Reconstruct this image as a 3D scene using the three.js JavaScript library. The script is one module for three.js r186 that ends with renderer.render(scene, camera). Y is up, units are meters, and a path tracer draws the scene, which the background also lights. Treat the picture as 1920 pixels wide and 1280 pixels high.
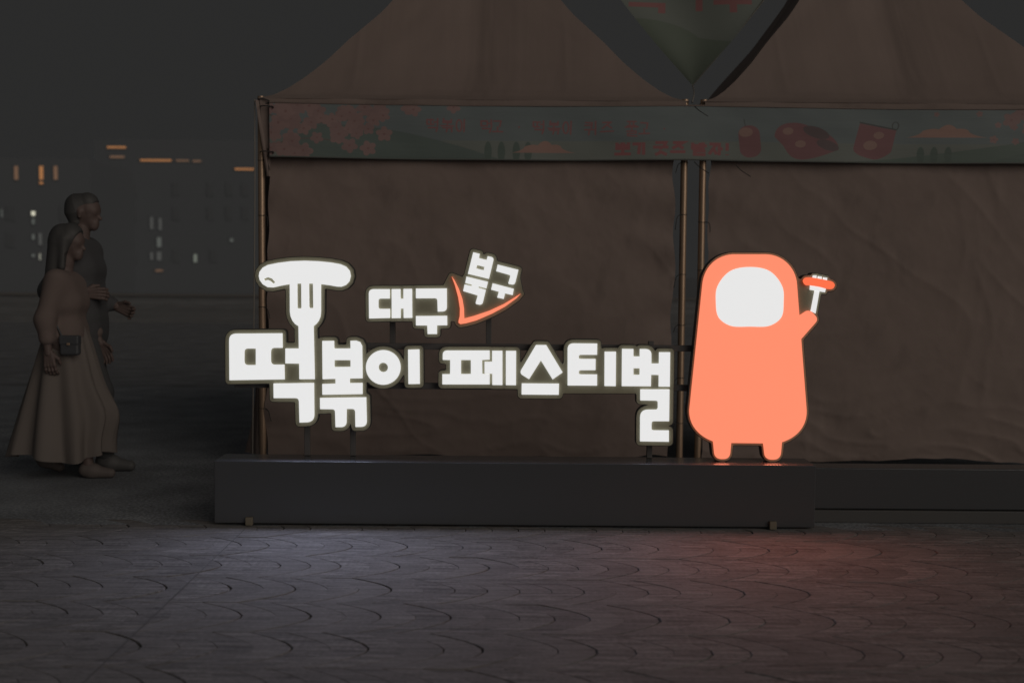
import * as THREE from 'three';
import { mergeGeometries, mergeVertices } from 'three/addons/utils/BufferGeometryUtils.js';
import { RoundedBoxGeometry } from 'three/addons/geometries/RoundedBoxGeometry.js';
import { MarchingCubes } from 'three/addons/objects/MarchingCubes.js';
import { ImprovedNoise } from 'three/addons/math/ImprovedNoise.js';
import { RectAreaLightUniformsLib } from 'three/addons/lights/RectAreaLightUniformsLib.js';

// ---------------------------------------------------------------- camera, sky, light, exposure
const scene = new THREE.Scene();
const F = 2133, EYE = 1.38;                       // focal length in photo pixels, eye height
const camera = new THREE.PerspectiveCamera(2 * Math.atan(640 / F) * 180 / Math.PI, 1.5, 0.1, 400);
camera.rotation.set(-Math.atan(130 / F), 0, 0.0078, 'YXZ');
camera.position.set(0, EYE, 6);
const dirOf = (px, py) => new THREE.Vector3((px - 960) / F, -(py - 640) / F, -1).applyQuaternion(camera.quaternion);
{ const d = dirOf(960, 989); camera.position.z = EYE * d.z / d.y; }   // plinth foot lies at z = 0
camera.focus = camera.position.z + 0.2;
camera.userData.fStop = 1.6;
camera.updateMatrixWorld();

{ // even night sky over the town
  const w = 64, h = 32, data = new Float32Array(w * h * 4);
  for (let i = 0; i < w * h; i++) data.set([0.0238, 0.0238, 0.0235, 1], i * 4);
  const t = new THREE.DataTexture(data, w, h, THREE.RGBAFormat, THREE.FloatType);
  t.mapping = THREE.EquirectangularReflectionMapping; t.magFilter = t.minFilter = THREE.LinearFilter; t.needsUpdate = true;
  scene.background = t; scene.environment = t;
}
const sun = new THREE.DirectionalLight(new THREE.Color().setRGB(1, 0.89, 0.78), 0.53);   // warm plaza light from the right
sun.position.set(11.3, 6.2, 12.6); sun.target.position.set(0, 0, 0);
sun.shadow.radius = 90; sun.castShadow = true; sun.shadow.mapSize.set(2048, 2048);
Object.assign(sun.shadow.camera, { left: -9, right: 9, top: 9, bottom: -9, near: 1, far: 80 });
scene.add(sun, sun.target);
RectAreaLightUniformsLib.init();

const renderer = new THREE.WebGLRenderer({ antialias: true });
renderer.toneMapping = THREE.LinearToneMapping;
renderer.toneMappingExposure = 1;
renderer.shadowMap.enabled = true;

// ---------------------------------------------------------------- helpers
let seed = 7;
const rnd = () => { seed = (seed + 0x6D2B79F5) | 0; let t = Math.imul(seed ^ (seed >>> 15), 1 | seed); t = (t + Math.imul(t ^ (t >>> 7), 61 | t)) ^ t; return ((t ^ (t >>> 14)) >>> 0) / 4294967296; };
const noise = new ImprovedNoise();
const n3 = (x, y, z) => noise.noise(x + 100.3, y + 57.7, z + 31.1);
const fbm = (x, y, z, o = 4) => { let s = 0, a = 0.5; for (let i = 0; i < o; i++) { s += a * n3(x, y, z); x *= 2.03; y *= 2.03; z *= 2.03; a *= 0.5; } return s; };
const V = (x, y, z) => new THREE.Vector3(x, y, z);
const on = (px, py, z) => { const d = dirOf(px, py), t = (z - camera.position.z) / d.z; return d.multiplyScalar(t).add(camera.position); };
const ground = (px, py) => { const d = dirOf(px, py), t = -camera.position.y / d.y; return d.multiplyScalar(t).add(camera.position); };
const taken = {};
function numbered(n) { const k = taken[n] = (taken[n] ?? -1) + 1; return k ? n + '_' + String(k).padStart(3, '0') : n; }
function shade(o) { o.castShadow = o.receiveShadow = true; return o; }
function mesh(name, geo, mat, parent) { const m = shade(new THREE.Mesh(geo, mat)); m.name = parent ? name : numbered(name); (parent || scene).add(m); return m; }
function thing(name, label, category, p = [0, 0, 0], group) {
  const g = new THREE.Group(); g.name = numbered(name); g.position.set(...p); scene.add(g);
  g.userData = { label, category }; if (group) g.userData.group = group; return g;
}
function tag(o, label, category, group) { Object.assign(o.userData, { label, category }); if (group) o.userData.group = group; return o; }
function struct(name, geo, mat) { const m = mesh(name, geo, mat); m.userData.kind = 'structure'; return m; }
const C = (r, g, b) => new THREE.Color().setRGB(r, g, b);
const std = (c, rough = 0.8, extra = {}) => new THREE.MeshStandardMaterial({ color: c, roughness: rough, side: THREE.DoubleSide, ...extra });
function box(w, h, d, x, y, z, r = 0) { const g = r ? new RoundedBoxGeometry(w, h, d, 2, r) : new THREE.BoxGeometry(w, h, d); g.translate(x, y, z); return g; }
function bar(a, b, r, seg = 10) { const d = b.clone().sub(a), g = new THREE.CylinderGeometry(r, r, d.length(), seg, 1); g.applyQuaternion(new THREE.Quaternion().setFromUnitVectors(V(0, 1, 0), d.clone().normalize())); g.translate(...a.clone().add(b).multiplyScalar(0.5).toArray()); return g; }
function tube(pts, r, seg = 24, rad = 6) { return new THREE.TubeGeometry(new THREE.CatmullRomCurve3(pts), seg, r, rad); }
function dataTex(w, h, fn, srgb) {
  const d = new Uint8Array(w * h * 4);
  for (let y = 0; y < h; y++) for (let x = 0; x < w; x++) { const c = fn(x / w, y / h); const i = (y * w + x) * 4; d[i] = c[0]; d[i + 1] = c[1]; d[i + 2] = c[2]; d[i + 3] = 255; }
  const t = new THREE.DataTexture(d, w, h); t.wrapS = t.wrapT = THREE.RepeatWrapping; t.magFilter = THREE.LinearFilter; t.minFilter = THREE.LinearMipmapLinearFilter; t.generateMipmaps = true;
  if (srgb) t.colorSpace = THREE.SRGBColorSpace; t.needsUpdate = true; return t;
}
// noise on a torus so that a texture tiles
function tileNoise(u, v, fu, fv, o, z = 0) {
  const a = fbm(u * fu, v * fv, z, o), b = fbm((u - 1) * fu, v * fv, z, o), c = fbm(u * fu, (v - 1) * fv, z, o), d = fbm((u - 1) * fu, (v - 1) * fv, z, o);
  const s = u * u * (3 - 2 * u), t = v * v * (3 - 2 * v);
  return (a * (1 - s) + b * s) * (1 - t) + (c * (1 - s) + d * s) * t;
}
const cl = (x, a, b) => Math.max(a, Math.min(b, x));

// ---------------------------------------------------------------- materials
const fabricBump = dataTex(512, 512, (u, v) => {
  const w = tileNoise(u, v, 3, 3, 3, 5) * 1.2;
  const r1 = 1 - Math.abs(tileNoise(u, v, 7, 5, 3, 1) * 2 + w * 0.4), r2 = 1 - Math.abs(tileNoise(u, v, 18, 16, 2, 9) * 2);
  const k = cl(128 + 70 * (r1 - 0.7) + 30 * (r2 - 0.7), 0, 255); return [k, k, k];
});
const fabricColour = dataTex(512, 512, (u, v) => {
  const a = tileNoise(u, v, 5, 5, 5, 3), s = Math.max(0, tileNoise(u, v, 9, 4, 4, 21) - 0.12);
  const k = 1 + a * 0.09 - s * 0.35; return [cl(205 * k, 0, 255), cl(200 * k, 0, 255), cl(192 * k, 0, 255)];
}, true);
const M = {
  fabric: std(C(0.48, 0.395, 0.385), 0.75, { map: fabricColour, bumpMap: fabricBump, bumpScale: 0.008 }),
  post: std(C(0.56, 0.4, 0.28), 0.4, { metalness: 0.6 }),
  cord: std(C(0.05, 0.05, 0.05), 0.9),
  cordPale: std(C(0.3, 0.28, 0.25), 0.9),
  backing: std(C(0.37, 0.355, 0.25), 0.7),
  panelSide: std(C(0.07, 0.07, 0.065), 0.6),
  frame: std(C(0.13, 0.125, 0.125), 0.6),
  tape: std(C(0.21, 0.185, 0.14), 0.8),
};
const glowWhite = std(C(0.75, 0.75, 0.75), 0.6, { emissive: C(0.695, 0.705, 0.71), emissiveIntensity: 1 });
const glowCoral = std(C(0.6, 0.2, 0.12), 0.6, { emissive: C(0.97, 0.25, 0.14), emissiveIntensity: 1 });
const glowRed = std(C(0.6, 0.14, 0.06), 0.6, { emissive: C(0.93, 0.15, 0.062), emissiveIntensity: 1 });

// ---------------------------------------------------------------- ground
const streak = dataTex(1024, 1024, (u, v) => {
  const a = tileNoise(u, v, 5, 60, 4, 2), b = tileNoise(u, v, 6, 6, 5, 8), c = tileNoise(u, v, 90, 130, 2, 4);
  const k = 1 + a * 0.5 + b * 0.22 + c * 0.3; return [cl(184 * k, 0, 255), cl(180 * k, 0, 255), cl(178 * k, 0, 255)];
}, true);
const streakBump = dataTex(1024, 1024, (u, v) => {
  const k = cl(128 + 150 * tileNoise(u, v, 5, 60, 4, 2) + 70 * tileNoise(u, v, 60, 90, 3, 4), 0, 255); return [k, k, k];
});
const asphaltMap = dataTex(512, 512, (u, v) => { const k = 1 + tileNoise(u, v, 110, 110, 2, 2) * 0.7 + tileNoise(u, v, 5, 5, 4, 6) * 0.35; return [cl(136 * k, 0, 255), cl(140 * k, 0, 255), cl(145 * k, 0, 255)]; }, true);
function sheet(x0, x1, z0, z1, y, tile = 1) {
  const g = new THREE.PlaneGeometry(x1 - x0, z1 - z0); g.rotateX(-Math.PI / 2); g.translate((x0 + x1) / 2, y, (z0 + z1) / 2);
  const p = g.attributes.position, uv = g.attributes.uv; for (let i = 0; i < p.count; i++) uv.setXY(i, p.getX(i) / tile, p.getZ(i) / tile); return g;
}
struct('ground', sheet(-200, 200, -300, 40, -0.03, 2), std(C(0.88, 0.86, 0.85), 0.9, { map: asphaltMap }));
struct('asphalt_lane', sheet(-60, 60, -7.2, 0.0, 0, 2), std(C(1.0, 1.0, 1.0), 0.85, { map: asphaltMap }));
const joint = struct('paving', sheet(-9, 9, 0.0, 8, -0.012, 1), std(C(0.2, 0.198, 0.195), 0.95));
{ // pressed paving: rows of nested pointed pieces
  const P = 0.1395, R = 0.388, W = R / 2, D = 0.215, GAP = 0.003;
  const mats = []; for (let i = 0; i < 6; i++) { const k = 0.93 + 0.12 * (i / 5); mats.push(std(C(0.5 * k, 0.5 * k, 0.505 * k), 0.9, { map: streak, bumpMap: streakBump, bumpScale: 0.004 })); }
  function piece(v) {
    const j = (t) => fbm(t * 3.1, v * 7.7, 3, 2) * 0.014, N = 9, front = [], back = [];
    const sh = 0.95 + 0.16 * n3(v * 3.3, 1, 1);
    const tip = (s) => -D * sh * Math.pow(Math.abs(s), 1.75 + 0.3 * n3(v, 2.2, 0));
    for (let i = 0; i <= N; i++) { const s = -1 + 2 * i / N; front.push([tip(s) - GAP * (Math.abs(s) < 0.5 ? 1.2 : 0.7), s * (W - 0.0004) + j(s) * 0.15]); }
    for (let i = N; i >= 0; i--) { const s = -1 + 2 * i / N; back.push([tip(s) - P + GAP * 0.6, s * (W - 0.0004) + j(s) * 0.15]); }
    const top = [...front, ...back], n = top.length, pos = [], uv = [], idx = [];
    for (const [x, z] of top) { pos.push(x, 0, z); uv.push(0, 0); }
    for (const [x, z] of top) { const cx = tip(cl(z / W, -1, 1)) - P / 2; pos.push(x + Math.sign(x - cx) * 0.0016, -0.005, z); uv.push(0, 0); }
    for (const [x, z] of top) { const cx = tip(cl(z / W, -1, 1)) - P / 2; pos.push(x + Math.sign(x - cx) * 0.0018, -0.014, z); uv.push(0, 0); }
    for (let i = 0; i < N; i++) { const a = i, b = i + 1, c = n - 2 - i, d = n - 1 - i; idx.push(a, d, b, b, d, c); }
    for (let i = 0; i < n; i++) { const k = (i + 1) % n; for (const o of [0, n]) idx.push(i + o, k + o, i + n + o, k + o, k + n + o, i + n + o); }
    const g = new THREE.BufferGeometry(); g.setAttribute('position', new THREE.Float32BufferAttribute(pos, 3)); g.setIndex(idx);
    const ng = g.toNonIndexed(); ng.computeVertexNormals();
    return ng;
  }
  const vars = []; for (let v = 0; v < 5; v++) vars.push(piece(v * 1.37 + 0.2));
  const uvd = (g, ox, oz) => { const q = g.clone(), p = q.attributes.position, a = new Float32Array(p.count * 2); for (let i = 0; i < p.count; i++) { a[2 * i] = (p.getX(i) + ox) / 1.6; a[2 * i + 1] = (p.getZ(i) + oz) / 1.6; } q.setAttribute('uv', new THREE.BufferAttribute(a, 2)); return q; };
  const bank = vars.flatMap((g, i) => [0, 1, 2, 3].map((k) => uvd(g, i * 0.31 + k * 0.47, i * 0.57 + k * 0.23)));
  const x0 = on(661, 1025, 0) && ground(661, 1025).x, zc = ground(661, 1025).z, rest = [];
  const spots = [];
  for (let r = -1; r < 13; r++) for (let c = -62; c <= 62; c++) {
    const x = x0 + c * P + (rnd() - 0.5) * 0.008, z = zc + r * R;
    if (z - W < -0.16 || Math.abs(x) > 8.4) continue;
    spots.push([x, z, r, c]);
  }
  const inView = ([x, z]) => { const q = V(x - 0.1, 0, z).project(camera); return Math.abs(q.x) < 1.06 && q.y > -1.14; };
  let count = 0;
  for (const [x, z, r, c] of spots) {
    const front = z - W < 0.0;
    const g = bank[Math.floor(rnd() * bank.length)], mat = mats[Math.floor(rnd() * 6)], dy = (rnd() - 0.5) * 0.002, tx = (rnd() - 0.5) * 0.008;
    if (count < 300 && inView([x, z])) {
      const m = mesh('paver', g, mat, joint); m.position.set(x, dy, z); m.rotation.x = tx; m.rotation.z = (rnd() - 0.5) * 0.008; count++;
    } else { const q = g.clone(); q.rotateX(tx); q.translate(x, dy, z); rest.push(q); }
  }
  mesh('paver_field', mergeGeometries(rest), mats[2], joint).userData.kind = 'stuff';
  // saw-cut joint running out from the plinth corner
  const a = ground(458, 993), b = ground(186, 1252), d = b.clone().sub(a).normalize(), e = b.clone().addScaledVector(d, 3);
  const s = V(-d.z, 0, d.x).multiplyScalar(0.0028), jp = [];
  for (const [p, q] of [[a, e]]) jp.push(p.x - s.x, 0.003, p.z - s.z, p.x + s.x, 0.003, p.z + s.z, q.x - s.x, 0.003, q.z - s.z, q.x + s.x, 0.003, q.z + s.z);
  const jg = new THREE.BufferGeometry(); jg.setAttribute('position', new THREE.Float32BufferAttribute(jp, 3)); jg.setIndex([0, 1, 2, 1, 3, 2]); jg.computeVertexNormals();
  mesh('expansion_joint', jg, std(C(0.16, 0.157, 0.153), 0.95), joint);
}

// ---------------------------------------------------------------- tents
const ZT = -1.78;                                   // plane of the tent fronts
const TW = on(1281, 500, ZT).x - on(489, 500, ZT).x, EAVE = on(900, 188, ZT).y;
function cloth(p00, p10, p01, p11, nx, ny, disp, tile = 1.5) {   // bottom-left, bottom-right, top-left, top-right
  const pos = [], uv = [], idx = [], w = p00.distanceTo(p10), h = p00.distanceTo(p01);
  const nrm = p10.clone().sub(p00).cross(p01.clone().sub(p00)).normalize();
  for (let j = 0; j <= ny; j++) for (let i = 0; i <= nx; i++) {
    const u = i / nx, v = j / ny;
    const p = p00.clone().lerp(p10, u).lerp(p01.clone().lerp(p11, u), v);
    const q = disp(u, v, p); p.addScaledVector(nrm, q.n ?? q); if (q.y) p.y += q.y; if (q.x) p.x += q.x;
    pos.push(p.x, p.y, p.z); uv.push(u * w / tile + p00.x * 0.3, v * h / tile);
    if (i < nx && j < ny) { const a = j * (nx + 1) + i; idx.push(a, a + 1, a + nx + 1, a + 1, a + nx + 2, a + nx + 1); }
  }
  const g = new THREE.BufferGeometry(); g.setAttribute('position', new THREE.Float32BufferAttribute(pos, 3)); g.setAttribute('uv', new THREE.Float32BufferAttribute(uv, 2)); g.setIndex(idx); g.computeVertexNormals(); return g;
}
function wrinkle(k, amp = 1) {
  return (u, v, p) => {
    const x = p.x + k * 7.3, y = p.y;
    const sag = 0.03 * Math.sin(Math.PI * u) * (0.4 + 0.6 * Math.sin(Math.PI * v));
    const warp = fbm(x * 0.9, y * 0.9, k, 2);
    const folds = (1 - Math.abs(n3(x * 2.1 + y * 1.2 + warp * 2.4, y * 0.9 - x * 0.5, k + 4) * 2)) ** 3 * 0.02
      + (1 - Math.abs(n3(x * 3.4 - y * 2.3 + warp * 3, y * 1.4 + x * 0.6, k + 9) * 2)) ** 4 * 0.012;
    const low = cl(1 - v * 3.2, 0, 1), crum = (1 - Math.abs(n3(x * 2.2, y * 7 + warp * 4, k + 2) * 2)) ** 3 * 0.022 * low;
    const edge = Math.min(u, 1 - u) < 0.12 ? (1 - Math.min(u, 1 - u) / 0.12) : 0;
    const lace = edge * 0.014 * Math.sin(p.y * 17 + warp * 3);
    return { n: (sag + folds * 0.26 + crum * 0.5 + lace + fbm(x * 5, y * 5, k, 3) * 0.006) * amp, y: (1 - v) ** 6 * (fbm(x * 1.8, k, 2, 3) * 0.07), x: edge * 0.012 * n3(p.y * 3, k, u * 2) * 3 };
  };
}
const PROFILE = [[1.0, 0], [0.93, 0.045], [0.877, 0.105], [0.81, 0.2], [0.72, 0.35], [0.628, 0.53], [0.476, 0.8], [0.33, 1.13], [0.2, 1.52], [0.09, 1.95], [0.03, 2.2]];
function makeTent(xl, k, label) {
  const t = thing('canopy_tent', label, 'tent', [0, 0, 0], 'canopy tents behind the sign');
  const xr = xl + TW, zb = ZT - TW, cx = (xl + xr) / 2, cz = (ZT + zb) / 2, H = TW / 2;
  // pagoda roof, one sheet per side
  const roofs = [];
  const prof = (s) => { const f = s * (PROFILE.length - 1), i = Math.min(PROFILE.length - 2, Math.floor(f)), a = f - i; return [PROFILE[i][0] + (PROFILE[i + 1][0] - PROFILE[i][0]) * a, PROFILE[i][1] + (PROFILE[i + 1][1] - PROFILE[i][1]) * a]; };
  for (let s = 0; s < 4; s++) {
    const NX = 40, NY = 44, pos = [], uv = [], idx = [];
    for (let j = 0; j <= NY; j++) for (let i = 0; i <= NX; i++) {
      const [hw, ri] = prof(j / NY), u = i / NX * 2 - 1, in_ = 1 - Math.abs(u);
      const dip = -0.05 * in_ * Math.sin(Math.PI * j / NY) * hw + fbm(u * 2.2 + s * 9 + k, j / NY * 5, s + k, 3) * 0.022 * Math.min(1, in_ * 5) * Math.min(1, j / 4);
      let x = u * hw * (H + 0.02), z = hw * (H + 0.02) + dip; const y = EAVE + ri * (TW / 3.05);
      const a = s * Math.PI / 2, X = x * Math.cos(a) + z * Math.sin(a), Z = -x * Math.sin(a) + z * Math.cos(a);
      pos.push(cx + X, y, cz + Z); uv.push(x / 1.5 + s * 0.37, (hw * 2 + ri) / 1.5);
      if (i < NX && j < NY) { const q = j * (NX + 1) + i; idx.push(q, q + 1, q + NX + 1, q + 1, q + NX + 2, q + NX + 1); }
    }
    const g = new THREE.BufferGeometry(); g.setAttribute('position', new THREE.Float32BufferAttribute(pos, 3)); g.setAttribute('uv', new THREE.Float32BufferAttribute(uv, 2)); g.setIndex(idx); g.computeVertexNormals(); roofs.push(g);
  }
  mesh('roof', mergeGeometries(roofs), M.fabric, t);
  // hem band under the eave, behind the banner
  mesh('valance', cloth(V(xl + 0.03, EAVE - 0.34, ZT + 0.015), V(xr - 0.03, EAVE - 0.34, ZT + 0.015), V(xl, EAVE, ZT + 0.018), V(xr, EAVE, ZT + 0.018), 60, 8, (u, v, p) => fbm(p.x * 3, p.y * 3, k, 2) * 0.012), M.fabric, t);
  for (const [x, z] of [[xl, ZT - 0.03], [xr, ZT - 0.03], [xl, zb], [xr, zb]]) {
    const p = mesh('post', bar(V(x, 0, z), V(x, EAVE + 0.02, z), 0.024, 16), M.post, t);
    mesh('base_plate', box(0.14, 0.012, 0.14, x, 0.008, z, 0.004), M.post, p);
  }
  mesh('eave_beam', bar(V(xl, EAVE - 0.05, ZT - 0.035), V(xr, EAVE - 0.05, ZT - 0.035), 0.02, 10), M.post, t);
  const gl = 0.035, gr = 0.075;
  mesh('front_wall', cloth(V(xl + gl - 0.01, 0.09, ZT - 0.02), V(xr - gr, 0.09, ZT - 0.02), V(xl + gl + 0.02, EAVE - 0.2, ZT - 0.02), V(xr - gr + 0.01, EAVE - 0.2, ZT - 0.02), 150, 130, wrinkle(k)), M.fabric, t);
  if (k < 1) mesh('side_wall', cloth(V(xl - 0.01, 0.1, zb), V(xl - 0.01, 0.1, ZT - 0.12), V(xl, EAVE - 0.05, zb), V(xl, EAVE - 0.05, ZT - 0.12), 40, 40, wrinkle(k + 3, 0.8)), M.fabric, t);
  // lacing cords round the front posts
  for (const [x, s] of [[xl, 1], [xr, -1]]) for (let i = 0; i < 6; i++) {
    const y = 0.3 + i * 0.35 + rnd() * 0.16, tor = new THREE.TorusGeometry(0.0255, 0.0024, 5, 14); tor.rotateX(Math.PI / 2 + (rnd() - 0.5) * 0.5); tor.translate(x, y, ZT - 0.03);
    const knot = tube([V(x + s * 0.02, y, ZT - 0.005), V(x + s * 0.045, y - 0.012, ZT + 0.012), V(x + s * (0.05 + rnd() * 0.02), y - 0.05 - rnd() * 0.06, ZT + 0.012)], 0.0028, 8, 5);
    mesh('tie_cord', mergeGeometries([tor.toNonIndexed(), knot.toNonIndexed()]), M.cord, t);
  }
  return t;
}
const xL = on(489, 500, ZT).x;
const tentL = makeTent(xL, 0.4, 'beige canopy tent with a rope-laced open corner, behind the white lettering');
const xR = on(1316, 500, ZT).x;
const tentR = makeTent(xR, 3.1, 'beige canopy tent with wrinkled wall, behind the coral light panel');
{ // loose corner of the left tent's side wall and its twisted edge along the post
  const a = on(446, 853, ZT), b = on(484, 858, ZT), c = on(474, 716, ZT), d = on(486, 716, ZT); a.z = ZT - 0.2; b.z = ZT - 0.03; c.z = ZT - 0.1; d.z = ZT - 0.04;
  mesh('wall_flap', cloth(a, b, c, d, 20, 30, (u, v, p) => ({ n: 0.015 * Math.sin(u * 9 + v * 3), x: -0.03 * Math.sin(v * Math.PI) * (1 - u) * -1 })), M.fabric, tentL);
  const e = on(492, 330, ZT), f = on(506, 330, ZT), g = on(480, 188, ZT), h = on(507, 188, ZT);
  for (const q of [e, f, g, h]) q.z = ZT + 0.012;
  mesh('wall_flap', cloth(e, f, g, h, 10, 30, (u, v) => ({ n: 0.012 * Math.sin(u * 5 + v * 2), x: 0.03 * (1 - v) * (u < 0.5 ? 1 : 0.2) })), M.fabric, tentL);
  const r0 = on(477, 186, ZT), r1 = on(473, 850, ZT); mesh('guy_rope', tube([r0, on(477, 400, ZT), r1], 0.0045, 20, 6), M.cordPale, tentL);
  mesh('tie_cord', tube([on(478, 190, ZT), on(494, 186, ZT).add(V(0, 0, 0.03)), on(508, 192, ZT).add(V(0, 0, 0.03)), on(482, 196, ZT)], 0.004, 16, 5), M.cord, tentL);
}

// ---------------------------------------------------------------- printed banner along the eaves
const JAMO = {
  'ㄱ': [[[0, .1], [.95, .1], [.8, 1]]], 'ㄷ': [[[1, .1], [.05, .1], [.05, .92], [1, .92]]], 'ㄹ': [[[0, .05], [.95, .05], [.95, .5], [.05, .5], [.05, .95], [1, .95]]],
  'ㅁ': [[[.05, .05], [.95, .05], [.95, .95], [.05, .95], [.05, .05]]], 'ㅂ': [[[.05, 0], [.05, .95], [.95, .95], [.95, 0]], [[.05, .5], [.95, .5]]],
  'ㅅ': [[[.5, 0], [.4, .5], [0, 1]], [[.48, .3], [1, 1]]], 'ㅇ': ['o'], 'ㅈ': [[[.05, .08], [.95, .08], [.5, .5], [0, 1]], [[.52, .45], [1, 1]]],
  'ㅋ': [[[0, .1], [.95, .1], [.8, 1]], [[0, .52], [.88, .52]]], 'ㅍ': [[[0, .08], [1, .08]], [[.28, .08], [.28, .9]], [[.72, .08], [.72, .9]], [[0, .92], [1, .92]]],
  'ㅏ': [[[.35, 0], [.35, 1]], [[.35, .48], [1, .48]]], 'ㅓ': [[[.7, 0], [.7, 1]], [[0, .48], [.7, .48]]], 'ㅣ': [[[.5, 0], [.5, 1]]],
  'ㅗ': [[[.5, 0], [.5, .85]], [[0, .88], [1, .88]]], 'ㅜ': [[[0, .12], [1, .12]], [[.5, .12], [.5, 1]]], 'ㅡ': [[[0, .5], [1, .5]]],
};
const SYL = { 떡: 'ㄷㄷ|ㅓ|ㄱ', 볶: 'ㅂ|ㅗ|ㄱㄱ', 이: 'ㅇ|ㅣ|', 먹: 'ㅁ|ㅓ|ㄱ', 고: 'ㄱ|ㅗ|', 퀴: 'ㅋ|ㅜㅣ|', 즈: 'ㅈ|ㅡ|', 풀: 'ㅍ|ㅜ|ㄹ', 뽀: 'ㅂㅂ|ㅗ|', 기: 'ㄱ|ㅣ|', 굿: 'ㄱ|ㅜ|ㅅ', 받: 'ㅂ|ㅏ|ㄷ', 자: 'ㅈ|ㅏ|' };
function drawSyllable(g, ch, x, y, w, h, wob = 0) {
  if (ch === '·') { g.beginPath(); g.arc(x + w * 0.3, y + h * 0.5, h * 0.07, 0, 7); g.fill(); return; }
  if (ch === '!') { g.beginPath(); g.moveTo(x + w * 0.3, y); g.lineTo(x + w * 0.3, y + h * 0.62); g.stroke(); g.beginPath(); g.moveTo(x + w * 0.3, y + h * 0.9); g.lineTo(x + w * 0.3, y + h * 0.97); g.stroke(); return; }
  const [c, v, f] = SYL[ch].split('|');
  const put = (list, x0, y0, x1, y1) => { const n = list.length; [...list].forEach((j, i) => {
    const a = x0 + (x1 - x0) * (i / n) + (i ? 0.03 : 0), b = x0 + (x1 - x0) * ((i + 1) / n) - (i < n - 1 ? 0.03 : 0);
    for (const s of JAMO[j]) { g.beginPath();
      if (s === 'o') g.ellipse(x + w * (a + b) / 2, y + h * (y0 + y1) / 2, w * (b - a) / 2, h * (y1 - y0) / 2, 0, 0, 7);
      else s.forEach(([px, py], q) => { const X = x + w * (a + (b - a) * px) + (rnd() - .5) * wob * w, Y = y + h * (y0 + (y1 - y0) * py) + (rnd() - .5) * wob * h; q ? g.lineTo(X, Y) : g.moveTo(X, Y); });
      g.stroke(); } }); };
  const B = f ? 0.58 : 1;
  if ('ㅏㅓㅣ'.includes(v)) { put(c, 0.02, 0.04, 0.56, f ? 0.5 : 0.94); put(v, 0.6, 0, 0.98, f ? B : 1); }
  else if (v === 'ㅜㅣ') { put(c, 0.05, 0.02, 0.64, 0.5); put('ㅜ', 0, 0.58, 0.72, 1); put('ㅣ', 0.72, 0, 1, 1); }
  else { put(c, 0.14, 0, 0.86, f ? 0.32 : 0.5); put(v, 0, f ? 0.36 : 0.56, 1, f ? 0.58 : 0.96); }
  if (f) put(f, 0.14, 0.66, 0.9, 1);
}
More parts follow.
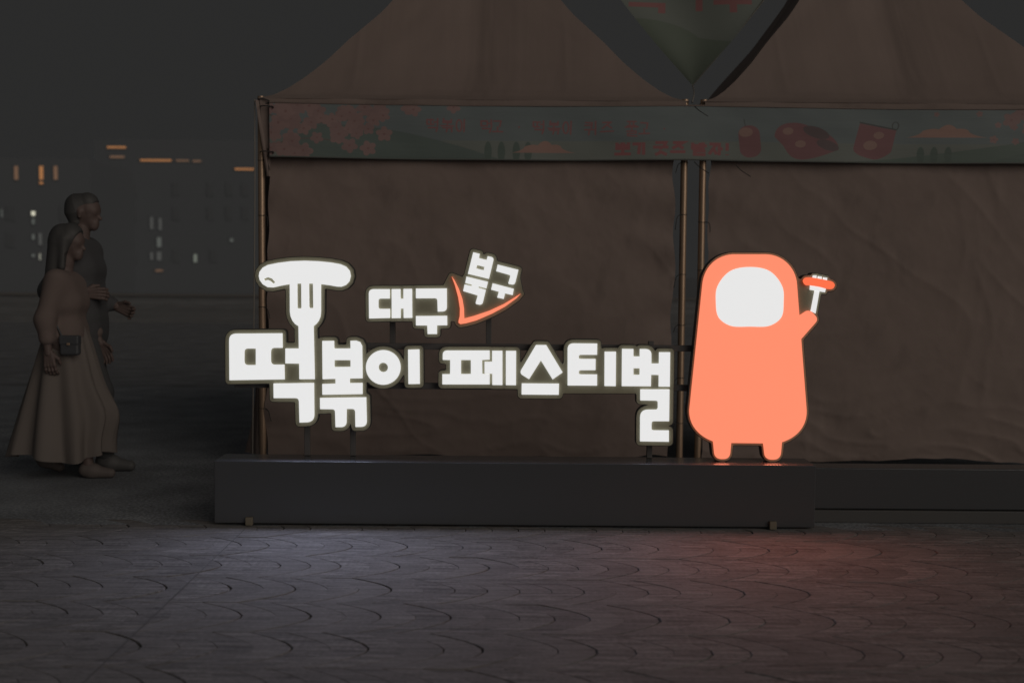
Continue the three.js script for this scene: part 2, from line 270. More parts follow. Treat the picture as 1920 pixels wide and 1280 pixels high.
{
  const X0 = 505, X1 = 2098, Y0 = 189, Y1 = 301, K = 2048 / (X1 - X0);
  const cv = document.createElement('canvas'); cv.width = 2048; cv.height = Math.round((Y1 - Y0) * K);
  const g = cv.getContext('2d');
  g.scale(K, K); g.translate(-X0, -Y0);
  const grad = (a) => `rgb(${a})`;
  g.fillStyle = grad('126,137,139'); g.fillRect(X0, Y0, X1 - X0, Y1 - Y0);
  g.fillStyle = grad('132,139,134'); g.fillRect(X0, 262, X1 - X0, 40);
  const hill = (pts, c) => { g.fillStyle = grad(c); g.beginPath(); pts.forEach(([x, y], i) => i ? g.lineTo(x, y) : g.moveTo(x, y)); g.closePath(); g.fill(); };
  const curve = (x0, y0, x1, y1, cx, cy, c) => { g.fillStyle = grad(c); g.beginPath(); g.moveTo(x0, 303); g.lineTo(x0, y0); g.quadraticCurveTo(cx, cy, x1, y1); g.lineTo(x1, 303); g.closePath(); g.fill(); };
  curve(560, 236, 940, 301, 720, 215, '112,126,122'); curve(1555, 303, 2098, 225, 1760, 290, '112,127,120'); curve(1840, 303, 2098, 248, 1980, 262, '107,122,116');
  for (const x of [915, 940, 968, 990]) { g.fillStyle = grad('103,118,112'); g.beginPath(); g.ellipse(x, 285, 7, 22, 0, 0, 7); g.fill(); }
  for (const x of [1727, 1752, 1778]) { g.fillStyle = grad('103,118,112'); g.beginPath(); g.ellipse(x, 285, 7, 18, 0, 0, 7); g.fill(); }
  const cloud = (x, y, w, h) => { g.fillStyle = grad('172,140,130'); g.beginPath(); g.moveTo(x, y + h); g.quadraticCurveTo(x + w * .18, y + h * .8, x + w * .2, y + h * .45); g.quadraticCurveTo(x + w * .33, y + h * .2, x + w * .4, y + h * .35); g.quadraticCurveTo(x + w * .52, y - h * .4, x + w * .62, y + h * .3); g.quadraticCurveTo(x + w * .76, y + h * .2, x + w * .78, y + h * .6); g.quadraticCurveTo(x + w * .86, y + h * .9, x + w, y + h); g.closePath(); g.fill(); };
  cloud(960, 262, 120, 24); cloud(1700, 222, 150, 26);
  const blossom = (x, y, r) => { g.fillStyle = grad(rnd() < 0.6 ? '154,129,127' : '160,134,131'); const a0 = rnd() * 6; for (let k = 0; k < 5; k++) { const a = a0 + k * 1.2566; g.beginPath(); g.ellipse(x + Math.cos(a) * r * .55, y + Math.sin(a) * r * .55, r * .55, r * .42, a, 0, 7); g.fill(); } g.fillStyle = grad('146,116,114'); g.beginPath(); g.arc(x, y, r * .16, 0, 7); g.fill(); };
  g.strokeStyle = grad('120,116,112'); g.lineWidth = 3; g.beginPath(); g.moveTo(505, 215); g.quadraticCurveTo(600, 250, 700, 205); g.moveTo(505, 280); g.quadraticCurveTo(570, 250, 640, 270); g.stroke();
  for (let i = 0; i < 60; i++) { const x = 508 + Math.pow(rnd(), 1.3) * 215, y = 190 + rnd() * 106; if (y > 190 + 140 * (1 - (x - 505) / 260)) continue; blossom(x, y, 10 + rnd() * 7); }
  for (const [x, y] of [[640, 215], [668, 250], [700, 222], [718, 212], [655, 275], [690, 280], [765, 196], [775, 199], [850, 193], [720, 250], [690, 240]]) blossom(x, y, 11 + rnd() * 4);
  for (const [x, y, r] of [[1895, 212, 16], [1915, 200, 14], [1870, 222, 6], [1900, 226, 7], [1862, 252, 8], [1903, 256, 7], [1930, 230, 15], [1960, 205, 18], [2000, 220, 17], [2040, 205, 18], [2070, 235, 18], [2010, 255, 12], [1835, 199, 6], [1755, 200, 5]]) blossom(x, y, r);
  // hand-lettered first line, heavier second line
  g.strokeStyle = g.fillStyle = grad('158,112,114'); g.lineCap = 'round'; g.lineJoin = 'round'; g.lineWidth = 3.1;
  const line = [['떡', 800], ['볶', 827], ['이', 855], ['먹', 901], ['고', 923], ['·', 966], ['떡', 999], ['볶', 1027], ['이', 1055], ['퀴', 1096], ['즈', 1126], ['풀', 1172], ['고', 1198], ['·', 1238]];
  for (const [c, x] of line) drawSyllable(g, c, x, 217 + (x - 800) * 0.016 + (c === '풀' ? -2 : 0), c === '고' || c === '이' ? 19 : 23, c === '풀' ? 31 : 26, 0.05);
  g.lineCap = 'butt'; g.lineJoin = 'miter'; g.lineWidth = 6.2; g.strokeStyle = g.fillStyle = grad('164,108,110');
  for (const [c, x, w] of [['뽀', 1152, 31], ['기', 1185, 27], ['굿', 1224, 29], ['즈', 1256, 29], ['받', 1297, 29], ['자', 1329, 27], ['!', 1359, 16]]) drawSyllable(g, c, x, 265, w, 26);
  // prize goods, kept plain
  const goods = grad('146,108,111');
  g.fillStyle = goods; g.strokeStyle = grad('96,102,102'); g.lineWidth = 1.6; g.lineCap = 'round';
  g.beginPath(); g.moveTo(1394, 216); g.lineTo(1397, 230); g.stroke();
  g.save(); g.translate(1405, 262); g.rotate(-0.12); g.beginPath(); g.roundRect(-19, -34, 40, 66, 18); g.fill(); g.restore();
  g.fillStyle = goods; g.beginPath(); g.moveTo(1452, 250); g.bezierCurveTo(1452, 215, 1500, 215, 1520, 230); g.bezierCurveTo(1560, 238, 1578, 265, 1570, 276); g.bezierCurveTo(1550, 285, 1530, 294, 1505, 297); g.bezierCurveTo(1475, 296, 1475, 272, 1465, 264); g.closePath(); g.fill();
  g.fillStyle = grad('118,104,106'); g.beginPath(); g.ellipse(1530, 240, 26, 11, 0.35, 0, 7); g.fill(); g.beginPath(); g.ellipse(1552, 266, 22, 10, 0.35, 0, 7); g.fill();
  g.fillStyle = goods; g.beginPath(); g.moveTo(1612, 218); g.lineTo(1681, 233); g.lineTo(1672, 278); g.quadraticCurveTo(1648, 300, 1630, 292); g.quadraticCurveTo(1600, 285, 1600, 272); g.closePath(); g.fill();
  g.strokeStyle = grad('94,100,100'); g.lineWidth = 3; g.beginPath(); g.moveTo(1612, 218); g.lineTo(1681, 232); g.stroke(); g.lineWidth = 2; g.beginPath(); g.ellipse(1679, 224, 6, 8, 0.1, 0, 7); g.stroke();
  for (const [x, y, r] of [[1398, 242, 13], [1477, 238, 10], [1501, 264, 10], [1648, 244, 10], [1632, 265, 13]]) { g.fillStyle = grad('166,136,128'); g.beginPath(); g.ellipse(x, y, r, r * 0.75, -0.1, 0, 7); g.fill(); }
  const tex = new THREE.CanvasTexture(cv); tex.colorSpace = THREE.SRGBColorSpace; tex.anisotropy = 8;
  const ZB = ZT + 0.05, a = on(505, 293, ZB), b = on(1300, 304, ZB), c = on(505, 188, ZB), xEnd = on(2098, 300, ZB).x;
  const yt = c.y - 0.012, yb = a.y;
  const geo = cloth(V(a.x, yb, ZB), V(xEnd, yb, ZB), V(a.x, yt, ZB), V(xEnd, yt, ZB), 220, 14, (u, v, p) => ({ n: 0.012 * Math.sin(u * 31) * (1 - v) + fbm(p.x * 1.3, p.y * 3, 2, 3) * 0.022, y: -0.012 * Math.sin(Math.PI * ((u * 2) % 1)) }));
  const uv = geo.attributes.uv; for (let j = 0; j <= 14; j++) for (let i = 0; i <= 220; i++) uv.setXY(j * 221 + i, i / 220, j / 14);
  const bn = thing('printed_banner', 'long printed banner with blossoms and red lettering along the tent eaves', 'banner');
  mesh('banner_cloth', geo, std(C(1, 1, 1), 0.65, { map: tex, bumpMap: fabricBump, bumpScale: 0.004 }), bn);
  const hemT = [], hemB = []; const gp = geo.attributes.position;
  for (let i = 0; i <= 220; i += 4) { hemB.push(V(gp.getX(i), gp.getY(i), gp.getZ(i))); const q = 14 * 221 + i; hemT.push(V(gp.getX(q), gp.getY(q), gp.getZ(q))); }
  mesh('hem', tube(hemT, 0.0055, 120, 5), M.fabric, bn); mesh('hem', tube(hemB, 0.0055, 120, 5), std(C(0.14, 0.15, 0.14), 0.8), bn);
  for (const y of [yt - 0.03, yb + 0.03]) { const tor = tube([V(a.x + 0.03, y, ZB + 0.01), V(a.x - 0.05, y + 0.005, ZB), V(a.x - 0.08, y, ZT - 0.06), V(a.x - 0.03, y - 0.01, ZT - 0.02), V(a.x + 0.03, y - 0.008, ZB + 0.012)], 0.004, 20, 5); mesh('tie_cord', tor, M.cord, bn); }
  for (const [x, y] of [[1300, 196], [1302, 303], [1380, 309]]) mesh('tie_cord', tube([on(x, y, ZB), on(x + 10, y + 10, ZB), on(x + 28, y + 22, ZB)], 0.003, 8, 5), M.cord, bn);
}
{ // printed pennant hanging in the gap between the two roofs
  const z = ZT - 1.1, cv = document.createElement('canvas'); cv.width = 512; cv.height = 512; const g = cv.getContext('2d');
  // photo pixels 1100..1490 x -110..170
  g.scale(512 / 390, 512 / 290); g.translate(-1100, 120);
  g.fillStyle = 'rgb(126,134,128)'; g.fillRect(1100, -120, 390, 300);
  g.fillStyle = 'rgb(112,124,112)'; g.beginPath(); g.moveTo(1100, 40); g.quadraticCurveTo(1260, 20, 1310, 70); g.quadraticCurveTo(1400, 90, 1490, 60); g.lineTo(1490, 180); g.lineTo(1100, 180); g.fill();
  g.fillStyle = 'rgb(158,110,110)';
  for (const [x, y, w, h] of [[1184, -18, 72, 10], [1184, 4, 66, 9], [1238, 4, 13, 20], [1305, -40, 12, 60], [1336, 0, 68, 9], [1364, 0, 13, 24], [1350, -60, 44, 10], [1384, -60, 11, 40]]) g.fillRect(x, y, w, h);
  const tex = new THREE.CanvasTexture(cv); tex.colorSpace = THREE.SRGBColorSpace;
  const tip = on(1299, 160, z), tl = on(1112, -70, z), tr = on(1484, -70, z), N = 24, pos = [], uv = [], idx = [];
  for (let j = 0; j <= N; j++) for (let i = 0; i <= N; i++) {
    const v = j / N, u = i / N, p = tip.clone().lerp(tl, v).lerp(tip.clone().lerp(tr, v), u); const bow = Math.sin(Math.PI * v) * 0.05 * (u - 0.5) * 2; p.x += bow * 0.6; p.z += 0.04 * Math.sin(u * 7 + v * 3) * v;
    pos.push(p.x, p.y, p.z); const X = 1299 + (1112 + 372 * u - 1299) * v, Y = 160 - 230 * v; uv.push((X - 1100) / 390, 1 - (Y + 120) / 290);
    if (i < N && j < N) { const q = j * (N + 1) + i; idx.push(q, q + 1, q + N + 1, q + 1, q + N + 2, q + N + 1); }
  }
  const geo = new THREE.BufferGeometry(); geo.setAttribute('position', new THREE.Float32BufferAttribute(pos, 3)); geo.setAttribute('uv', new THREE.Float32BufferAttribute(uv, 2)); geo.setIndex(idx); geo.computeVertexNormals();
  const pn = thing('pennant_banner', 'triangular printed pennant hanging point down between the two tent roofs', 'pennant');
  mesh('pennant_cloth', geo, std(C(0.95, 0.95, 0.95), 0.7, { map: tex }), pn);
  const foot = on(1298, 192, ZT + 0.02);
  mesh('cord', tube([tip, tip.clone().lerp(foot, 0.5).add(V(0.012, 0, 0)), foot], 0.005, 10, 5), M.cordPale, pn);
  mesh('edge_cord', tube([tip, tip.clone().lerp(tr, 0.35).add(V(0.02, 0, 0.01)), tip.clone().lerp(tr, 0.7).add(V(0.02, 0, 0.02)), tr], 0.0035, 20, 5), M.cordPale, pn);
  const ax = (xL + TW / 2), bx = (xR + TW / 2), py = EAVE + 2.1 * TW / 3.05;
  mesh('cord', bar(tl, V(ax, py, ZT - TW / 2), 0.004, 6), M.cordPale, pn); mesh('cord', bar(tr, V(bx, py, ZT - TW / 2), 0.004, 6), M.cordPale, pn);
}

// ---------------------------------------------------------------- plinths
const boxL = on(400, 865, 0).x, boxR = on(1531, 873, 0).x, BH = on(960, 868, 0).y, BD = 0.24;
const blackPaint = std(C(0.09, 0.095, 0.103), 0.2, { bumpMap: dataTex(256, 256, (u, v) => { const k = cl(128 + 90 * tileNoise(u, v, 20, 20, 4, 1), 0, 255); return [k, k, k]; }), bumpScale: 0.0008 });
{
  const p = thing('sign_plinth', 'long low black plinth carrying the glowing sign', 'plinth');
  const g = box(boxR - boxL, BH - 0.012, BD, (boxL + boxR) / 2, BH / 2 + 0.006, -BD / 2, 0.006);
  mesh('casing', g, blackPaint, p);
  for (const [px, py] of [[467, 978], [1449, 987]]) { const q = on(px, py, 0.004); mesh('foot', box(0.038, 0.044, 0.03, q.x, 0.026, 0.006, 0.004), M.tape, p); }
  const q = thing('low_platform', 'low black platform with a toe board, beside the coral panel end of the plinth', 'platform');
  const zf = -0.2, h2 = on(1700, 878, zf).y, xr = 6.4, x0 = boxR + 0.02;
  mesh('deck', box(xr - x0, h2 - 0.075, 0.16, (x0 + xr) / 2, 0.075 + (h2 - 0.075) / 2, zf - 0.08, 0.006), blackPaint, q);
  mesh('toe_board', box(xr - x0, 0.07, 0.18, (x0 + xr) / 2, 0.036, zf - 0.07, 0.004), std(C(0.09, 0.09, 0.09), 0.5), q);
}

// ---------------------------------------------------------------- the glowing sign
const ZS = -0.1;                                      // front of the backing panels
const Z1 = [400, 440, 3.0477], Z2 = [660, 440, 5.0526], Z3 = [800, 620, 4];
const px = ([ox, oy, s], pts) => pts.map(([x, y]) => [ox + x / s, oy + y / s]);
const disc = (cx, cy, r, n = 40) => Array.from({ length: n }, (_, i) => [cx + r * Math.cos(i / n * 2 * Math.PI), cy + r * Math.sin(i / n * 2 * Math.PI)]);
function round(pts, r, which) {     // cut the named corners with small arcs
  const out = [], n = pts.length;
  pts.forEach((p, i) => {
    const rr = which === 'all' ? r : which?.[i]; if (!rr) { out.push(p); return; }
    const a = pts[(i + n - 1) % n], b = pts[(i + 1) % n], la = Math.hypot(a[0] - p[0], a[1] - p[1]), lb = Math.hypot(b[0] - p[0], b[1] - p[1]), q = Math.min(rr, la * .5, lb * .5);
    const A = [p[0] + (a[0] - p[0]) / la * q, p[1] + (a[1] - p[1]) / la * q], B = [p[0] + (b[0] - p[0]) / lb * q, p[1] + (b[1] - p[1]) / lb * q];
    for (let k = 0; k <= 6; k++) { const t = k / 6; out.push([(1 - t) ** 2 * A[0] + 2 * t * (1 - t) * p[0] + t * t * B[0], (1 - t) ** 2 * A[1] + 2 * t * (1 - t) * p[1] + t * t * B[1]]); }
  }); return out;
}
function smooth(pts, n = 60) { return new THREE.CatmullRomCurve3(pts.map(([x, y]) => V(x, y, 0)), true, 'centripetal').getPoints(n).slice(0, -1).map((p) => [p.x, p.y]); }
const G = [];   // [panel, name, outline, holes, material]
const glyph = (panel, name, z, pts, holes = [], mat = glowWhite) => G.push([panel, name, px(z, pts), holes.map((h) => px(z, h)), mat]);
// panel 0: left word with the fork
const cake = [[258, 235], [262, 212], [280, 188], [310, 172], [370, 160], [440, 151], [520, 148], [600, 151], [670, 158], [725, 168], [757, 182], [778, 206], [784, 236], [776, 266], [756, 287], [730, 297], [705, 296], [660, 288], [613, 282]];
glyph(0, 'letter', Z1, [...cake, [613, 440], [610, 468], [600, 492], [586, 510], [571, 522], [577, 825], [490, 825], [489, 736], [410, 735], [410, 650], [487, 650], [485, 522], [466, 510], [450, 490], [440, 466], [436, 440], [435, 282], [390, 290], [340, 301], [308, 299], [280, 282], [263, 258]],
  [round([[477, 279], [501, 279], [502, 421], [478, 421]], 7, { 2: 7, 3: 7 }), round([[544, 279], [568, 279], [570, 419], [546, 419]], 7, { 2: 7, 3: 7 }), [[286, 251], [310, 242], [334, 250], [352, 271], [341, 281], [324, 265], [308, 258], [290, 264]]]);
glyph(0, 'letter', Z1, round([[88, 565], [392, 563], [393, 646], [326, 646], [326, 743], [403, 742], [405, 826], [90, 831]], 0, { 0: 40, 3: 24, 4: 24 }), [round([[174, 650], [241, 650], [241, 745], [174, 745]], 0, { 0: 22, 3: 22 })]);
glyph(0, 'letter', Z1, round([[342, 850], [573, 847], [575, 1070], [491, 1073], [487, 933], [343, 933]], 0, { 2: 50, 4: 20 }));
glyph(0, 'letter', Z1, [[621, 607], [688, 606], [689, 650], [783, 650], [782, 606], [815, 605], [838, 614], [849, 636], [851, 820], [778, 821], [778, 848], [851, 847], [851, 910], [622, 914], [621, 853], [697, 851], [697, 823], [623, 825]], [[[690, 716], [783, 716], [783, 755], [690, 756]]]);
glyph(0, 'letter', Z1, round([[608, 933], [872, 929], [876, 1097], [811, 1098], [809, 995], [760, 995], [759, 1099], [697, 1099], [694, 997], [609, 996]], 0, { 2: 48, 4: 18, 6: 44, 8: 16 }));
glyph(0, 'letter', Z1, disc(970, 758, 99, 56), [disc(970, 758, 27, 28)]);
glyph(0, 'letter', Z1, [[1112, 657], [1177, 655], [1179, 852], [1114, 853]]);
// panel 1: right word
glyph(1, 'letter', Z3, round([[119, 148], [472, 148], [472, 216], [415, 219], [417, 325], [472, 325], [472, 402], [117, 402], [117, 326], [175, 326], [176, 219], [120, 218]], 0, { 0: 42 }), [[[257, 219], [331, 219], [331, 325], [257, 325]]]);
glyph(1, 'letter', Z3, [[491, 150], [568, 150], [568, 407], [492, 406], [492, 322], [434, 320], [434, 233], [491, 233]]);
glyph(1, 'letter', Z3, [[594, 151], [671, 151], [670, 408], [594, 407]]);
glyph(1, 'letter', Z3, round([[820, 107], [897, 107], [1020, 312], [945, 365], [857, 222], [768, 363], [695, 318]], 0, { 6: 30 }));
glyph(1, 'letter', Z3, [[713, 395], [993, 397], [991, 480], [712, 478]]);
glyph(1, 'letter', Z3, round([[1058, 94], [1280, 96], [1279, 180], [1142, 180], [1142, 211], [1268, 212], [1267, 295], [1142, 296], [1142, 327], [1279, 328], [1279, 411], [1058, 410]], 0, { 0: 46, 3: 20, 4: 14, 7: 14, 8: 14 }));
glyph(1, 'letter', Z3, [[1336, 157], [1421, 157], [1419, 415], [1335, 414]]);
glyph(1, 'letter', Z3, round([[1467, 136], [1552, 137], [1552, 193], [1600, 193], [1600, 137], [1687, 137], [1687, 246], [1744, 246], [1745, 161], [1828, 161], [1825, 419], [1742, 418], [1743, 331], [1685, 330], [1683, 416], [1465, 415]], 0, { 5: 60 }), [[[1552, 281], [1600, 281], [1599, 331], [1552, 331]]]);
glyph(1, 'letter', Z3, round([[1604, 440], [1823, 440], [1820, 678], [1688, 678], [1688, 747], [1818, 748], [1818, 832], [1602, 829], [1603, 592], [1736, 592], [1736, 524], [1604, 522]], 0, { 3: 18, 4: 18, 8: 60, 9: 18, 10: 18 }));
// panel 2: small upper words and the coral tick
glyph(2, 'letter', Z2, round([[157, 515], [355, 515], [355, 604], [248, 605], [248, 702], [357, 702], [358, 788], [160, 793]], 0, { 0: 46, 3: 22, 4: 22 }));
glyph(2, 'letter', Z2, [[374, 515], [457, 514], [458, 606], [486, 606], [486, 513], [567, 512], [569, 787], [488, 788], [487, 699], [459, 699], [459, 789], [375, 790]]);
glyph(2, 'letter', Z2, round([[604, 510], [897, 508], [898, 726], [811, 728], [807, 601], [605, 602]], 0, { 2: 70, 4: 24 }));
glyph(2, 'letter', Z2, [[604, 770], [900, 768], [901, 857], [804, 858], [804, 940], [715, 940], [712, 859], [605, 859]]);
glyph(2, 'letter', Z2, round([[1148, 165], [1210, 180], [1202, 220], [1275, 238], [1285, 202], [1346, 215], [1297, 418], [1097, 370]], 0, { 5: 40 }), [[[1185, 287], [1254, 305], [1247, 336], [1177, 318]]]);
glyph(2, 'letter', Z2, round([[1084, 396], [1288, 445], [1273, 508], [1201, 490], [1197, 502], [1268, 522], [1233, 668], [1168, 655], [1190, 575], [1052, 533], [1066, 470], [1130, 486], [1138, 474], [1072, 456]], 0, { 6: 40, 7: 16 }));
glyph(2, 'letter', Z2, round([[1380, 282], [1577, 332], [1541, 478], [1478, 464], [1502, 384], [1365, 345]], 0, { 2: 40, 3: 12, 4: 14 }));
glyph(2, 'letter', Z2, [[1332, 459], [1533, 512], [1522, 572], [1450, 555], [1437, 608], [1375, 595], [1390, 540], [1317, 520]]);
glyph(2, 'tick_mark', Z2, [[943, 393], [975, 440], [1010, 510], [1045, 610], [1060, 700], [1062, 793], [1150, 770], [1300, 720], [1440, 655], [1530, 600], [1598, 557], [1560, 600], [1450, 680], [1330, 745], [1180, 810], [1080, 838], [1025, 846], [1008, 832], [1010, 810], [1020, 770], [1022, 700], [1005, 590], [975, 480]], [], glowCoral);
const fillers = { 2: [px(Z2, [[943, 393], [1060, 440], [1100, 380], [1560, 400], [1590, 557], [1300, 720], [1062, 800], [900, 780], [880, 520]]), px(Z2, [[620, 590], [890, 590], [890, 800], [620, 800]])], 0: [px(Z1, [[400, 640], [500, 640], [500, 840], [400, 840]]), px(Z1, [[560, 820], [640, 820], [640, 1000], [560, 1000]])], 1: [px(Z3, [[720, 330], [1000, 330], [1000, 420], [1740, 400], [1740, 440], [720, 440]])], 3: [] };

function insidePoly(p, x, y) { let c = false; for (let i = 0, j = p.length - 1; i < p.length; j = i++) { const [xi, yi] = p[i], [xj, yj] = p[j]; if ((yi > y) !== (yj > y) && x < (xj - xi) * (y - yi) / (yj - yi) + xi) c = !c; } return c; }
function distPoly(p, x, y) { let d = 1e9; for (let i = 0, j = p.length - 1; i < p.length; j = i++) { const [ax, ay] = p[j], [bx, by] = p[i], ex = bx - ax, ey = by - ay, t = cl(((x - ax) * ex + (y - ay) * ey) / (ex * ex + ey * ey || 1), 0, 1), q = (x - ax - ex * t) ** 2 + (y - ay - ey * t) ** 2; if (q < d) d = q; } return Math.sqrt(d); }
function offsetUnion(polys, off, step = 1.5) {      // outlines of all polys grown by off, holes kept
  let x0 = 1e9, y0 = 1e9, x1 = -1e9, y1 = -1e9;
  const bb = polys.map((p) => { const b = [1e9, 1e9, -1e9, -1e9]; for (const [x, y] of p) { b[0] = Math.min(b[0], x); b[1] = Math.min(b[1], y); b[2] = Math.max(b[2], x); b[3] = Math.max(b[3], y); } x0 = Math.min(x0, b[0]); y0 = Math.min(y0, b[1]); x1 = Math.max(x1, b[2]); y1 = Math.max(y1, b[3]); return b; });
  x0 -= off + 6; y0 -= off + 6; x1 += off + 6; y1 += off + 6;
  const nx = Math.ceil((x1 - x0) / step), ny = Math.ceil((y1 - y0) / step), f = new Float32Array((nx + 1) * (ny + 1)).fill(99);
  for (let j = 0; j <= ny; j++) for (let i = 0; i <= nx; i++) { const x = x0 + i * step, y = y0 + j * step; let m = 99;
    polys.forEach((p, k) => { const b = bb[k]; if (x < b[0] - off - 5 || x > b[2] + off + 5 || y < b[1] - off - 5 || y > b[3] + off + 5) return; const d = distPoly(p, x, y) * (insidePoly(p, x, y) ? -1 : 1); if (d < m) m = d; }); f[j * (nx + 1) + i] = m - off; }
  const segs = new Map(), key = (a) => Math.round(a[0] * 100) + ',' + Math.round(a[1] * 100), at = (i, j) => f[j * (nx + 1) + i];
  for (let j = 0; j < ny; j++) for (let i = 0; i < nx; i++) {
    const a = at(i, j), b = at(i + 1, j), c = at(i + 1, j + 1), d = at(i, j + 1), X = x0 + i * step, Y = y0 + j * step;
    const code = (a < 0) | ((b < 0) << 1) | ((c < 0) << 2) | ((d < 0) << 3); if (!code || code === 15) continue;
    const T = [X + step * a / (a - b), Y], R = [X + step, Y + step * b / (b - c)], B = [X + step * d / (d - c), Y + step], L = [X, Y + step * a / (a - d)];
    const tb = { 1: [[L, T]], 2: [[T, R]], 3: [[L, R]], 4: [[R, B]], 5: [[L, T], [R, B]], 6: [[T, B]], 7: [[L, B]], 8: [[B, L]], 9: [[B, T]], 10: [[T, R], [B, L]], 11: [[B, R]], 12: [[R, L]], 13: [[R, T]], 14: [[T, L]] }[code];
    for (const [s, e] of tb) segs.set(key(s), [s, e]);
  }
  const loops = []; while (segs.size) { const [k0, [s0, e0]] = segs.entries().next().value; const lp = [s0]; segs.delete(k0); let e = e0; while (segs.has(key(e))) { const k = key(e), q = segs.get(k); lp.push(q[0]); segs.delete(k); e = q[1]; } if (lp.length > 8) loops.push(lp); }
  const area = (p) => p.reduce((s, [x, y], i) => { const [X, Y] = p[(i + 1) % p.length]; return s + x * Y - X * y; }, 0) / 2;
  const thin = (p) => { const out = [p[0]]; for (let i = 1; i < p.length - 1; i++) { const a = out[out.length - 1], b = p[i], c = p[i + 1], cr = Math.abs((b[0] - a[0]) * (c[1] - a[1]) - (b[1] - a[1]) * (c[0] - a[0])) / Math.hypot(c[0] - a[0], c[1] - a[1]); if (cr > 0.12 || Math.hypot(c[0] - a[0], c[1] - a[1]) > 12) out.push(b); } return out; };
  const L = loops.map((p) => ({ p: thin(p), a: area(p) })).filter((l) => Math.abs(l.a) > 14);
  const big = Math.sign(L.reduce((m, l) => Math.abs(l.a) > Math.abs(m.a) ? l : m).a);
  const outer = L.filter((l) => Math.sign(l.a) === big), holes = L.filter((l) => Math.sign(l.a) !== big && Math.abs(l.a) > 120);
  return outer.map((o) => ({ out: o.p, holes: holes.filter((h) => insidePoly(o.p, h.p[0][0], h.p[0][1])).map((h) => h.p) }));
}
const w2 = (z) => ([x, y]) => { const p = on(x, y, z); return new THREE.Vector2(p.x, p.y); };
function solid(out, holes, zFront, depth, zRef = zFront, bevel = 0) {
  const s = new THREE.Shape(out.map(w2(zRef))); for (const h of holes) s.holes.push(new THREE.Path(h.map(w2(zRef))));
  const g = new THREE.ExtrudeGeometry(s, { depth: depth - 2 * bevel, bevelEnabled: bevel > 0, bevelThickness: bevel, bevelSize: bevel, bevelOffset: -bevel, bevelSegments: 2, curveSegments: 8 }); g.translate(0, 0, zFront - depth + bevel); return g;
}
const sign = thing('illuminated_sign', 'glowing white Korean lettering with fork and coral tick on dark outline panels', 'sign');
for (const k of [0, 1, 2]) {
  const mine = G.filter((g) => g[0] === k), polys = [...mine.map((g) => g[2])];
  const grown = offsetUnion([...polys, ...(fillers[k] || []).map((p) => p)], k === 2 ? 7.6 : 8.6);
  for (const { out, holes } of grown) {
    const panel = mesh('backing_panel', solid(out, holes, ZS, 0.05, ZS, 0.004), [M.backing, M.panelSide], sign);
    for (const [, name, o, h, mat] of mine) { const [cx, cy] = o[0]; if (!insidePoly(out, cx, cy)) continue; mesh(name, solid(o, h, ZS + 0.012, 0.011, ZS + 0.012), mat, panel); }
  }
}
{ // black support frame behind the panels
  const zf = ZS - 0.075, xa = on(440, 650, zf).x, xb = on(1325, 650, zf).x;
  for (const y of [650, 724]) { const p = on(900, y, zf).y; mesh('frame_rail', box(xb - xa, 0.034, 0.03, (xa + xb) / 2, p, zf, 0.003), M.frame, sign); }
  for (const [x, y0] of [[573, 520], [660, 640], [735, 560], [917, 480], [1112, 640], [1222, 640]]) { const t = on(x, y0, zf), bot = (x === 660 || x === 1222 || x === 573) ? BH + 0.002 : on(x, 724, zf).y; mesh('frame_post', box(0.03, t.y - bot, 0.03, t.x, (t.y + bot) / 2, zf - 0.031, 0.003), M.frame, sign); }
}
function rect(x0, y0, x1, y1, z, color, power, parent) {   // light given off by a glowing face
  const a = on(x0, y1, z), b = on(x1, y0, z), l = new THREE.RectAreaLight(color, power, b.x - a.x, b.y - a.y);
  l.position.set((a.x + b.x) / 2, (a.y + b.y) / 2, z); l.lookAt(l.position.x, l.position.y, z + 1); l.name = 'face_light'; parent.add(l);
}
const LW = C(0.64, 0.70, 1.0), zl = ZS + 0.016;
rect(430, 628, 590, 712, zl, LW, 3, sign); rect(510, 718, 588, 790, zl, LW, 11, sign); rect(604, 700, 688, 800, zl, LW, 11, sign); rect(686, 656, 790, 720, zl, LW, 3.2, sign);
rect(830, 656, 968, 720, zl, LW, 4, sign); rect(975, 650, 1052, 738, zl, LW, 2.2, sign); rect(1065, 645, 1256, 722, zl, LW, 1.2, sign); rect(1200, 730, 1255, 828, zl, LW, 1.6, sign);
rect(692, 542, 838, 596, zl, LW, 0.4, sign); rect(486, 490, 655, 536, zl, LW, 0.4, sign); rect(872, 480, 965, 560, zl, LW, 0.4, sign);

